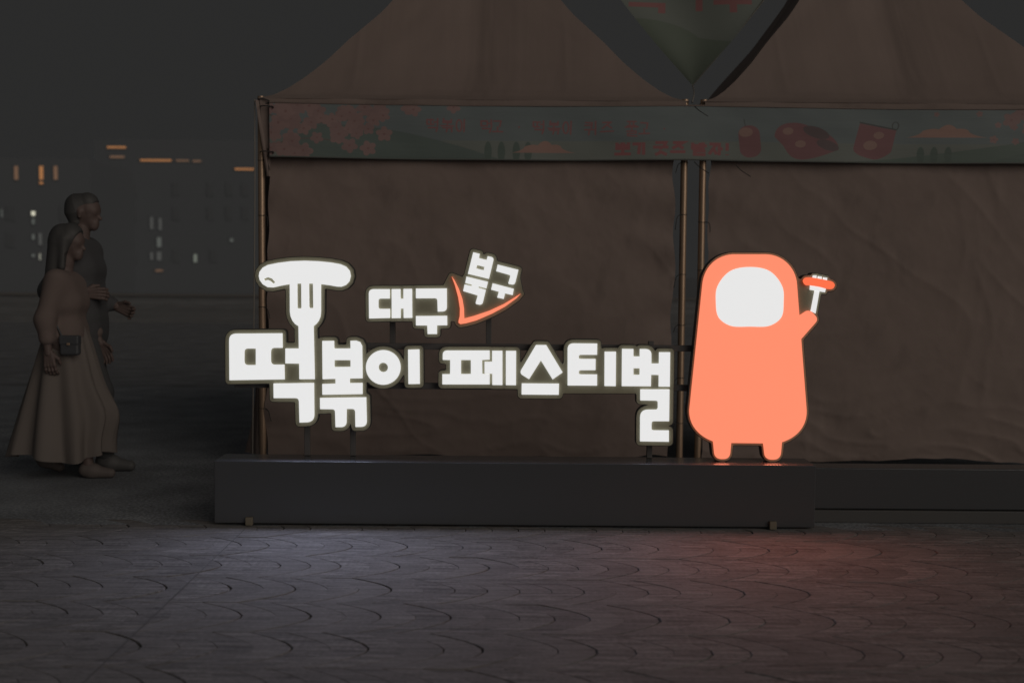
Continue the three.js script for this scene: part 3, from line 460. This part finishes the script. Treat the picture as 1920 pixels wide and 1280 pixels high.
// coral light panel: plain rounded face on two mounts, with the small fork emblem on a side bracket
{
  const Z4 = [1250, 440, 2.783];
  const lp = thing('light_panel', 'tall rounded coral light panel with a plain white oval, standing on the plinth', 'light panel');
  const path = new THREE.Path();
  path.moveTo(345, 102); path.lineTo(520, 102); path.bezierCurveTo(610, 104, 678, 175, 682, 262); path.lineTo(732, 915); path.bezierCurveTo(735, 990, 690, 1055, 603, 1082);
  path.lineTo(598, 1140); path.quadraticCurveTo(592, 1172, 560, 1173); path.lineTo(545, 1173); path.quadraticCurveTo(515, 1170, 512, 1140); path.lineTo(506, 1088); path.lineTo(338, 1086); path.lineTo(333, 1140); path.quadraticCurveTo(328, 1168, 300, 1170); path.lineTo(285, 1170); path.quadraticCurveTo(255, 1168, 250, 1140); path.lineTo(244, 1078);
  path.bezierCurveTo(165, 1050, 118, 990, 120, 915); path.lineTo(188, 262); path.bezierCurveTo(196, 170, 260, 108, 345, 102);
  const body = px(Z4, path.getPoints(14).slice(0, -1).map((p) => [p.x, p.y]));
  const bracket = px(Z4, round([[690, 425], [745, 388], [795, 440], [700, 548]], 0, { 1: 26, 2: 26 }));
  const stem = px(Z4, [[776, 286], [800, 290], [779, 410], [754, 398]]);
  const head = px(Z4, [[752, 262], [762, 266], [766, 212], [784, 211], [782, 268], [790, 270], [793, 216], [812, 218], [808, 272], [817, 274], [821, 222], [840, 224], [834, 276], [828, 300], [750, 287]]);
  const roll = px(Z4, smooth([[713, 240], [722, 226], [742, 222], [790, 228], [840, 238], [868, 246], [879, 262], [870, 280], [850, 284], [800, 272], [750, 264], [726, 262]], 48));
  const oval = px(Z4, smooth([[436, 168], [540, 190], [605, 270], [612, 350], [600, 430], [540, 474], [436, 479], [332, 474], [272, 430], [258, 350], [266, 270], [332, 190]], 72));
  const gap = px(Z4, [[690, 240], [750, 260], [790, 300], [770, 400], [700, 420]]);
  for (const { out, holes } of offsetUnion([body, bracket, stem, head, roll, gap], 5.2, 1.5)) {
    const panel = mesh('backing_panel', solid(out, holes, ZS, 0.07, ZS, 0.004), [M.backing, M.panelSide], lp);
    mesh('glowing_face', solid(body, [], ZS + 0.012, 0.011, ZS + 0.012), glowCoral, panel);
    mesh('side_bracket', solid(bracket, [], ZS + 0.0145, 0.011, ZS + 0.0145), glowCoral, panel);
    mesh('white_oval', solid(oval, [], ZS + 0.0165, 0.004, ZS + 0.0165), glowWhite, panel);
    mesh('fork_stem', solid(stem, [], ZS + 0.011, 0.01, ZS + 0.011), glowWhite, panel);
    mesh('fork_head', solid(head, [], ZS + 0.0135, 0.0125, ZS + 0.0135), glowWhite, panel);
    mesh('rice_cake', solid(roll, [], ZS + 0.017, 0.006, ZS + 0.017), glowRed, panel);
  }
  const LC = C(1, 0.23, 0.13), z5 = ZS + 0.02;
  rect(1300, 625, 1512, 830, z5, LC, 2.1, lp); rect(1325, 480, 1490, 620, z5, LC, 0.4, lp); rect(1340, 835, 1368, 860, z5, LC, 12, lp); rect(1434, 835, 1466, 860, z5, LC, 12, lp);
  rect(1345, 505, 1468, 608, z5 + 0.004, LW, 0.3, lp);
}

// ---------------------------------------------------------------- distant buildings
{
  const dark = std(C(0.17, 0.187, 0.205), 0.9), dark2 = std(C(0.17, 0.187, 0.205), 0.9), pane = std(C(0.16, 0.175, 0.19), 0.6), frameM = std(C(0.17, 0.187, 0.205), 0.8);
  const lit = (r, g, b) => std(C(0.2, 0.2, 0.2), 0.6, { emissive: C(r, g, b), emissiveIntensity: 1 });
  const amber = lit(0.3, 0.12, 0.035), amberDim = lit(0.11, 0.055, 0.028), white = lit(0.6, 0.58, 0.45), pale = lit(0.052, 0.06, 0.055), paleDim = lit(0.034, 0.037, 0.036);
  function block(z, x0p, x1p, topP, label, mat, wins, group) {
    const a = on(x0p, topP, z), b = on(x1p, topP, z), w = b.x - a.x, h = a.y;
    const t = thing('building', label, 'building', [(a.x + b.x) / 2, 0, z]); const L = (p) => p.clone().sub(t.position);
    mesh('wall', box(w, h, 9, 0, h / 2, -4.5), mat, t);
    mesh('roof', box(w - 0.4, 0.06, 8.6, 0, h + 0.031, -4.5), dark2, t);
    for (const [x, y, ww, hh, m, name = 'window'] of wins) {
      const p = L(on(x, y, z)), s = (camera.position.z - z) / F, W = ww * s, H = hh * s;
      const f = mesh(name, box(W + 0.1, H + 0.1, 0.03, p.x, p.y, 0.017), name === 'window' ? frameM : dark2, t);
      mesh(name === 'window' ? 'pane' : 'strip_light', box(W, H, 0.02, p.x, p.y, 0.026), m, f);
    }
    return t;
  }
  const w1 = []; for (const [x, m] of [[30, amberDim], [77, amber], [104, amberDim]]) w1.push([x, 324, 7, 25, m]); w1.push([77, 343, 7, 4, amber]);
  w1.push([62, 400, 7, 8, white], [62, 415, 5, 10, pale], [62, 444, 5, 10, pale], [75, 448, 6, 22, paleDim], [62, 479, 6, 5, pale], [74.5, 481, 3, 12, lit(0.2, 0.2, 0.16)], [3, 400, 2.5, 15, pale]);
  for (const x of [-60, -20, 20, 120, 140]) for (const y of [400, 450]) w1.push([x, y, 14, 24, pane]);
  block(-46, -260, 168, 296, 'dark building with amber vertical windows high above the walking couple', dark, w1);
  const w2 = [[218, 276, 35, 3.5, amber, 'light_cove'], [219, 294, 27, 4, amberDim, 'light_cove'], [292, 300.5, 58, 3.4, amber, 'light_cove'], [342, 301, 24, 3, amberDim, 'light_cove'], [369, 302, 15, 3, amberDim, 'light_cove'], [458, 317, 36, 3.4, amber, 'light_cove']];
  w2.push([284, 418, 5, 22, paleDim], [300, 420, 5, 22, paleDim], [298, 454, 8, 18, pale], [298, 480, 8, 16, paleDim], [284, 480, 5, 14, paleDim], [366, 484, 6, 15, lit(0.1, 0.115, 0.095)], [434, 450, 6, 6, pale], [298, 507, 14, 3, amberDim, 'light_cove']);
  for (const x of [220, 250, 330, 395, 430, 460]) for (const y of [355, 400]) w2.push([x, y, 11, 22, pane]);
  for (const x of [250, 330, 400]) w2.push([x, 480, 11, 20, pane]);
  block(-52, 176, 720, 262, 'dark long building with amber strip lights, seen beside the tent corner post', dark2, w2);
  // low wall across the far side of the lane
  const lw = thing('low_wall', 'low masonry wall far behind the walking couple', 'wall', [0, 0, 0]);
  mesh('wall_body', box(60, 0.7, 0.3, -12, 0.32, -24), std(C(0.68, 0.66, 0.63), 0.9, { map: asphaltMap }), lw); mesh('coping', box(60, 0.07, 0.38, -12, 0.706, -24, 0.01), std(C(0.17, 0.165, 0.16), 0.9), lw);
}

// ---------------------------------------------------------------- people
function cap(x, y, z, a, b, ra, rb) { const dx = b[0] - a[0], dy = b[1] - a[1], dz = b[2] - a[2], t = cl(((x - a[0]) * dx + (y - a[1]) * dy + (z - a[2]) * dz) / (dx * dx + dy * dy + dz * dz || 1e-9), 0, 1); return Math.hypot(x - a[0] - dx * t, y - a[1] - dy * t, z - a[2] - dz * t) - (ra + (rb - ra) * t); }
const smin = (a, b, k) => { const h = Math.max(k - Math.abs(a - b), 0) / k; return Math.min(a, b) - h * h * k * 0.25; };
function skin(bones, res, k = 0.03, cut) {     // mesh of a smooth union of tapered bones
  let lo = [1e9, 1e9, 1e9], hi = [-1e9, -1e9, -1e9];
  for (const [a, b, ra, rb = ra] of bones) for (let i = 0; i < 3; i++) { lo[i] = Math.min(lo[i], a[i] - ra, b[i] - rb); hi[i] = Math.max(hi[i], a[i] + ra, b[i] + rb); }
  const pad = 0.02 + k * 0.5, c = lo.map((l, i) => (l + hi[i]) / 2), h = lo.map((l, i) => (hi[i] - l) / 2 + pad);
  const mc = new MarchingCubes(res, new THREE.MeshBasicMaterial(), false, false, 90000); mc.isolation = 0;
  const s = mc.halfsize;
  for (let iz = 0; iz < res; iz++) for (let iy = 0; iy < res; iy++) for (let ix = 0; ix < res; ix++) {
    const x = c[0] + (ix - s) / s * h[0], y = c[1] + (iy - s) / s * h[1], z = c[2] + (iz - s) / s * h[2]; let d = 9;
    for (const [a, b, ra, rb = ra] of bones) d = smin(d, cap(x, y, z, a, b, ra, rb), k);
    if (cut) d = Math.max(d, cut(x, y, z));
    mc.field[ix + iy * res + iz * res * res] = -d;
  }
  mc.update(); const n = mc.count ?? mc.geometry.drawRange.count, P = new Float32Array(n * 3);
  for (let i = 0; i < n; i++) { for (let q = 0; q < 3; q++) P[3 * i + q] = c[q] + mc.positionArray[3 * i + q] * h[q]; }
  let g = new THREE.BufferGeometry(); g.setAttribute('position', new THREE.BufferAttribute(P, 3)); g = mergeVertices(g, 1e-4); g.computeVertexNormals(); return g;
}
function headBones(x, y, z, s = 1) {    // facing +x, centre of the skull at x, y, z
  const q = (a, b, c) => [x + a * s, y + b * s, z + c * s];
  return [[q(-0.02, 0.03, 0), q(0.025, 0.035, 0), 0.088 * s, 0.078 * s], [q(0.03, -0.03, 0), q(0.055, -0.08, 0), 0.06 * s, 0.036 * s], [q(0.085, -0.005, 0), q(0.104, -0.032, 0), 0.009 * s, 0.013 * s], [q(0.07, 0.018, 0.03), q(0.07, 0.018, -0.03), 0.022 * s], [q(0.078, -0.062, 0.014), q(0.078, -0.062, -0.014), 0.011 * s],
    [q(-0.005, 0.01, 0.08), q(-0.01, -0.022, 0.078), 0.013 * s, 0.009 * s], [q(-0.005, 0.01, -0.08), q(-0.01, -0.022, -0.078), 0.013 * s, 0.009 * s], [q(-0.012, -0.05, 0), q(-0.03, -0.14, 0), 0.052 * s, 0.056 * s]];
}
function handBones(w, dir, side, palm, s = 1, curl = 0.35) {   // w wrist, dir along the hand, side towards the thumb, palm direction the fingers curl to
  const D = V(...dir).normalize(), T = V(...side).normalize(), N = V(...palm).normalize(), o = V(...w), b = [];
  const at = (d, t, n) => o.clone().addScaledVector(D, d * s).addScaledVector(T, t * s).addScaledVector(N, n * s).toArray();
  for (const t of [-0.028, -0.01, 0.01, 0.028]) b.push([at(0.0, t * 0.6, 0), at(0.085, t, 0), 0.015 * s, 0.012 * s]);
  [[-0.03, 0.062], [-0.01, 0.078], [0.01, 0.082], [0.03, 0.075]].forEach(([t, l]) => { let p = at(0.085, t, 0), a = curl * 0.5, cd = 0.085, cn = 0; [0.44, 0.32, 0.24].forEach((f, i) => { cd += l * f * Math.cos(a); cn += l * f * Math.sin(a); const q = at(cd, t * (1.05 + i * 0.05), cn); b.push([p, q, (0.0092 - i * 0.0007) * s, (0.0085 - i * 0.0007) * s]); p = q; a += curl * 1.3; }); });
  b.push([at(0.02, 0.028, 0.006), at(0.05, 0.052, 0.016), 0.013 * s, 0.0105 * s], [at(0.05, 0.052, 0.016), at(0.082, 0.058, 0.028), 0.0105 * s, 0.0085 * s]);
  return b;
}
const skinM = std(C(0.15, 0.11, 0.1), 0.6), hairM = std(C(0.075, 0.075, 0.075), 0.6), eyeM = std(C(0.03, 0.03, 0.03), 0.3);
const sp = (x, y, z, r) => { const g = new THREE.SphereGeometry(r, 10, 8); g.translate(x, y, z); return g; };
{ // woman in a pale blouse and long skirt walking to the right
  const b0 = ground(128, 890); b0.y = 0;
  const p = thing('person', 'person walking in a pale blouse and long flared skirt, dark hair', 'person', b0.toArray());
  const leg = [[[0.0, 0.86, -0.08], [-0.1, 0.47, -0.09], 0.085, 0.055], [[-0.1, 0.47, -0.09], [-0.22, 0.11, -0.1], 0.052, 0.034], [[-0.22, 0.1, -0.1], [-0.12, 0.035, -0.1], 0.034, 0.028],
    [[0.01, 0.86, 0.08], [0.11, 0.48, 0.07], 0.075, 0.05], [[0.11, 0.48, 0.07], [0.17, 0.1, 0.1], 0.052, 0.034], [[0.165, 0.05, 0.1], [0.3, 0.03, 0.1], 0.036, 0.026]];
  const armR = [[[0.0, 1.31, 0.17], [-0.055, 1.05, 0.215], 0.043, 0.036], [[-0.055, 1.05, 0.215], [-0.03, 0.83, 0.225], 0.034, 0.024]], armL = [[[0.0, 1.31, -0.17], [0.06, 1.06, -0.2], 0.043, 0.036], [[0.06, 1.06, -0.2], [0.16, 0.87, -0.19], 0.034, 0.024]];
  const torso = [[[0, 0.92, -0.05], [0, 0.92, 0.05], 0.115], [[0, 1.0, -0.04], [0.005, 1.0, 0.04], 0.1], [[0.01, 1.16, -0.06], [0.01, 1.16, 0.06], 0.105], [[0.0, 1.27, -0.1], [0.0, 1.27, 0.1], 0.085], [[-0.005, 1.36, 0], [0.015, 1.44, 0], 0.05, 0.046]];
  const hx = 0.03, hy = 1.54;
  const geo = mergeGeometries([skin([...torso, ...armR, ...armL, ...leg], 96, 0.035), skin(headBones(hx, hy, 0.0, 0.92), 84, 0.022), skin(handBones([-0.03, 0.84, 0.225], [0.1, -1, 0], [1, 0.1, 0], [0, 0, -1]), 64, 0.008), skin(handBones([0.16, 0.875, -0.19], [0.4, -0.9, 0], [0.9, 0.4, 0], [0, 0, 1]), 56, 0.008)]);
  mesh('body', geo, skinM, p);
  const eyes = mergeGeometries([sp(hx + 0.078, hy + 0.004, 0.029, 0.0085), sp(hx + 0.078, hy + 0.004, -0.029, 0.0085)]); mesh('eyes', eyes, eyeM, p);
  const hairB = [[[hx - 0.035, hy + 0.045, 0], [hx + 0.005, hy + 0.055, 0], 0.095, 0.088], [[hx - 0.06, hy, 0.03], [hx - 0.1, hy - 0.25, 0.05], 0.068, 0.05], [[hx - 0.06, hy, -0.03], [hx - 0.1, hy - 0.25, -0.05], 0.068, 0.05], [[hx - 0.1, hy - 0.22, -0.05], [hx - 0.1, hy - 0.26, 0.05], 0.05, 0.045], [[hx - 0.005, hy + 0.03, 0.072], [hx - 0.02, hy - 0.15, 0.085], 0.03, 0.022], [[hx - 0.005, hy + 0.03, -0.072], [hx - 0.02, hy - 0.15, -0.085], 0.03, 0.022]];
  mesh('hair', skin(hairB, 72, 0.03, (x, y, z) => Math.min(x - hx - 0.052, 9) - cl((y - hy - 0.03) * 0.5, -0.05, 0.04)), hairM, p);
  const blouse = std(C(0.185, 0.145, 0.132), 0.9, { bumpMap: fabricBump, bumpScale: 0.01 });
  const inf = (l, d) => l.map(([a, b, ra, rb = ra]) => [a, b, ra + d, rb + d]);
  mesh('blouse', skin([...inf(torso.slice(0, 4), 0.016), ...inf([armR[0], armL[0]], 0.022), [armR[1][0], [-0.04, 0.93, 0.222], 0.056, 0.05], [armL[1][0], [0.12, 0.95, -0.195], 0.056, 0.05]], 90, 0.05), blouse, p);
  { // skirt: folds loosen towards the hem and follow the stride
    const N = 72, R = 40, pos = [], idx = [];
    for (let j = 0; j <= R; j++) { const v = j / R, y = 1.0 - v * 0.86, cx = 0.0 + 0.015 * v, rx = 0.125 + 0.125 * Math.pow(v, 0.9) + 0.03 * Math.sin(v * 3), rz = 0.13 + 0.13 * Math.pow(v, 0.7);
      for (let i = 0; i <= N; i++) { const a = i / N * Math.PI * 2, f = 1 + (0.03 + 0.13 * v) * Math.sin(a * 11 + Math.sin(a * 2) * 1.4 + v * 1.3) + 0.05 * v * n3(Math.cos(a) * 2, Math.sin(a) * 2, v * 1.6);
        const back = Math.max(0, -Math.cos(a)) * v * v * 0.13, fr = Math.exp(-(((v - 0.68) / 0.16) ** 2)) * Math.max(0, Math.cos(a)) ** 3 * 0.07;
        pos.push(cx + Math.cos(a) * rx * f - back + fr, y + 0.025 * v * Math.sin(a * 3 + 1), Math.sin(a) * rz * f); if (i < N && j < R) { const q = j * (N + 1) + i; idx.push(q, q + 1, q + N + 1, q + 1, q + N + 2, q + N + 1); } } }
    const g = new THREE.BufferGeometry(); g.setAttribute('position', new THREE.Float32BufferAttribute(pos, 3)); g.setIndex(idx); g.computeVertexNormals();
    mesh('skirt', g, std(C(0.2, 0.175, 0.16), 0.9), p);
  }
  const shoe = std(C(0.17, 0.145, 0.135), 0.7);
  mesh('shoe', skin([[[0.155, 0.055, 0.1], [0.2, 0.05, 0.1], 0.048, 0.046], [[0.2, 0.04, 0.1], [0.315, 0.032, 0.1], 0.046, 0.032]], 48, 0.03, (x, y) => 0.004 - y), shoe, p);
  mesh('shoe', skin([[[-0.225, 0.115, -0.1], [-0.2, 0.08, -0.1], 0.046, 0.044], [[-0.2, 0.08, -0.1], [-0.1, 0.034, -0.1], 0.044, 0.032]], 48, 0.03, (x, y) => 0.004 - y), shoe, p);
  // black shoulder bag at her hip
  const bg = thing('shoulder_bag', 'small black shoulder bag at the hip of the walking person in a skirt', 'bag', [b0.x, 0, b0.z]);
  const leather = std(C(0.085, 0.09, 0.1), 0.45);
  const c = on(130, 648, b0.z + 0.2).sub(bg.position); const bx = c.x, by = c.y, bz = 0.19;
  const bagB = mesh('bag_body', box(0.125, 0.125, 0.06, bx, by, bz, 0.018), leather, bg); bagB.rotation.z = 0;
  mesh('flap', box(0.128, 0.062, 0.064, bx, by + 0.036, bz + 0.003, 0.012), leather, bg); mesh('clasp', box(0.02, 0.016, 0.008, bx, by + 0.012, bz + 0.037, 0.003), M.post, bg);
  mesh('strap', tube([V(bx - 0.055, by + 0.06, bz), V(-0.05, 1.15, 0.165), V(-0.045, 1.33, 0.09), V(-0.01, 1.385, -0.02), V(0.04, 1.36, -0.1)], 0.006, 30, 6), leather, bg);
}
{ // taller man in dark clothes on her far side
  const b0 = ground(150, 882); b0.y = 0; b0.z -= 0.1;
  const p = thing('person', 'tall person in a dark jacket walking beside the person in the skirt, hands forward', 'person', b0.toArray());
  const s = 1.0, hy = 1.755, hx = 0.02;
  const legs = [[[0, 0.98, 0.09], [0.14, 0.54, 0.09], 0.09, 0.062], [[0.14, 0.54, 0.09], [0.17, 0.11, 0.1], 0.06, 0.04], [[0.17, 0.06, 0.1], [0.32, 0.035, 0.1], 0.042, 0.032], [[0, 0.98, -0.09], [-0.07, 0.54, -0.09], 0.09, 0.062], [[-0.07, 0.54, -0.09], [-0.22, 0.13, -0.1], 0.06, 0.04], [[-0.22, 0.12, -0.1], [-0.11, 0.04, -0.1], 0.04, 0.03]];
  const torso = [[[0, 1.03, -0.06], [0, 1.03, 0.06], 0.125], [[-0.01, 1.2, -0.07], [-0.01, 1.2, 0.07], 0.125], [[-0.02, 1.37, -0.08], [-0.02, 1.37, 0.08], 0.13], [[-0.02, 1.5, -0.13], [-0.02, 1.5, 0.13], 0.085], [[-0.02, 1.56, 0], [0.0, 1.67, 0], 0.062, 0.056]];
  const aR = [[[-0.02, 1.49, 0.2], [-0.13, 1.23, 0.25], 0.055, 0.045], [[-0.13, 1.23, 0.25], [0.07, 1.215, 0.17], 0.042, 0.03]], aL = [[[-0.02, 1.49, -0.2], [-0.06, 1.22, -0.24], 0.055, 0.045], [[-0.06, 1.22, -0.24], [-0.02, 1.2, -0.225], 0.045, 0.042], [[-0.02, 1.2, -0.225], [0.175, 1.12, -0.15], 0.042, 0.03]];
  mesh('body', mergeGeometries([skin([...torso, ...aR, ...aL, ...legs], 96, 0.035), skin(headBones(hx, hy, 0, 1.0), 84, 0.022), skin(handBones([0.07, 1.215, 0.17], [1, 0.0, -0.3], [0, 1, 0.2], [0, -0.3, -1], 1.08, 0.6), 64, 0.008), skin(handBones([0.175, 1.12, -0.15], [1, -0.35, 0.15], [0.4, 1, 0], [0, -0.2, 1], 1.08, 0.6), 64, 0.008)]), skinM, p);
  mesh('eyes', mergeGeometries([sp(hx + 0.085, hy + 0.004, 0.031, 0.009), sp(hx + 0.085, hy + 0.004, -0.031, 0.009)]), eyeM, p);
  const hb = [[[hx - 0.04, hy + 0.05, 0], [hx + 0.02, hy + 0.072, 0], 0.094, 0.074], [[hx - 0.06, hy, 0.03], [hx - 0.055, hy - 0.05, 0.03], 0.062, 0.045], [[hx - 0.06, hy, -0.03], [hx - 0.055, hy - 0.05, -0.03], 0.062, 0.045]];
  mesh('hair', skin(hb, 64, 0.03, (x, y) => x - hx - 0.05 - cl((y - hy - 0.03) * 0.7, -0.06, 0.06)), hairM, p);
  const inf = (l, d) => l.map(([a, b, ra, rb = ra]) => [a, b, ra + d, rb + d]);
  mesh('jacket', skin([...inf(torso.slice(0, 4), 0.018), [[0, 0.93, -0.06], [0, 0.93, 0.06], 0.14], ...inf(aR.slice(0, 1), 0.022), ...inf(aL.slice(0, 2), 0.022), [aR[1][0], [0.045, 1.217, 0.18], 0.063, 0.046], [aL[2][0], [0.145, 1.132, -0.161], 0.063, 0.046]], 92, 0.05), std(C(0.085, 0.087, 0.093), 0.9), p);
  mesh('trousers', skin(inf([...legs.slice(0, 2), ...legs.slice(3, 5), torso[0]], 0.02), 84, 0.04, (x, y) => Math.max(0.09 - y, y - 1.08)), std(C(0.08, 0.083, 0.087), 0.9), p);
  const shoe = std(C(0.12, 0.12, 0.12), 0.6);
  mesh('shoe', skin([[[0.16, 0.07, 0.1], [0.21, 0.06, 0.1], 0.055, 0.054], [[0.21, 0.05, 0.1], [0.34, 0.036, 0.1], 0.054, 0.036]], 48, 0.03, (x, y) => 0.004 - y), shoe, p);
  mesh('shoe', skin([[[-0.225, 0.13, -0.1], [-0.2, 0.1, -0.1], 0.055, 0.054], [[-0.2, 0.09, -0.1], [-0.09, 0.04, -0.1], 0.052, 0.036]], 48, 0.03, (x, y) => 0.004 - y), shoe, p);
}

renderer.render(scene, camera);
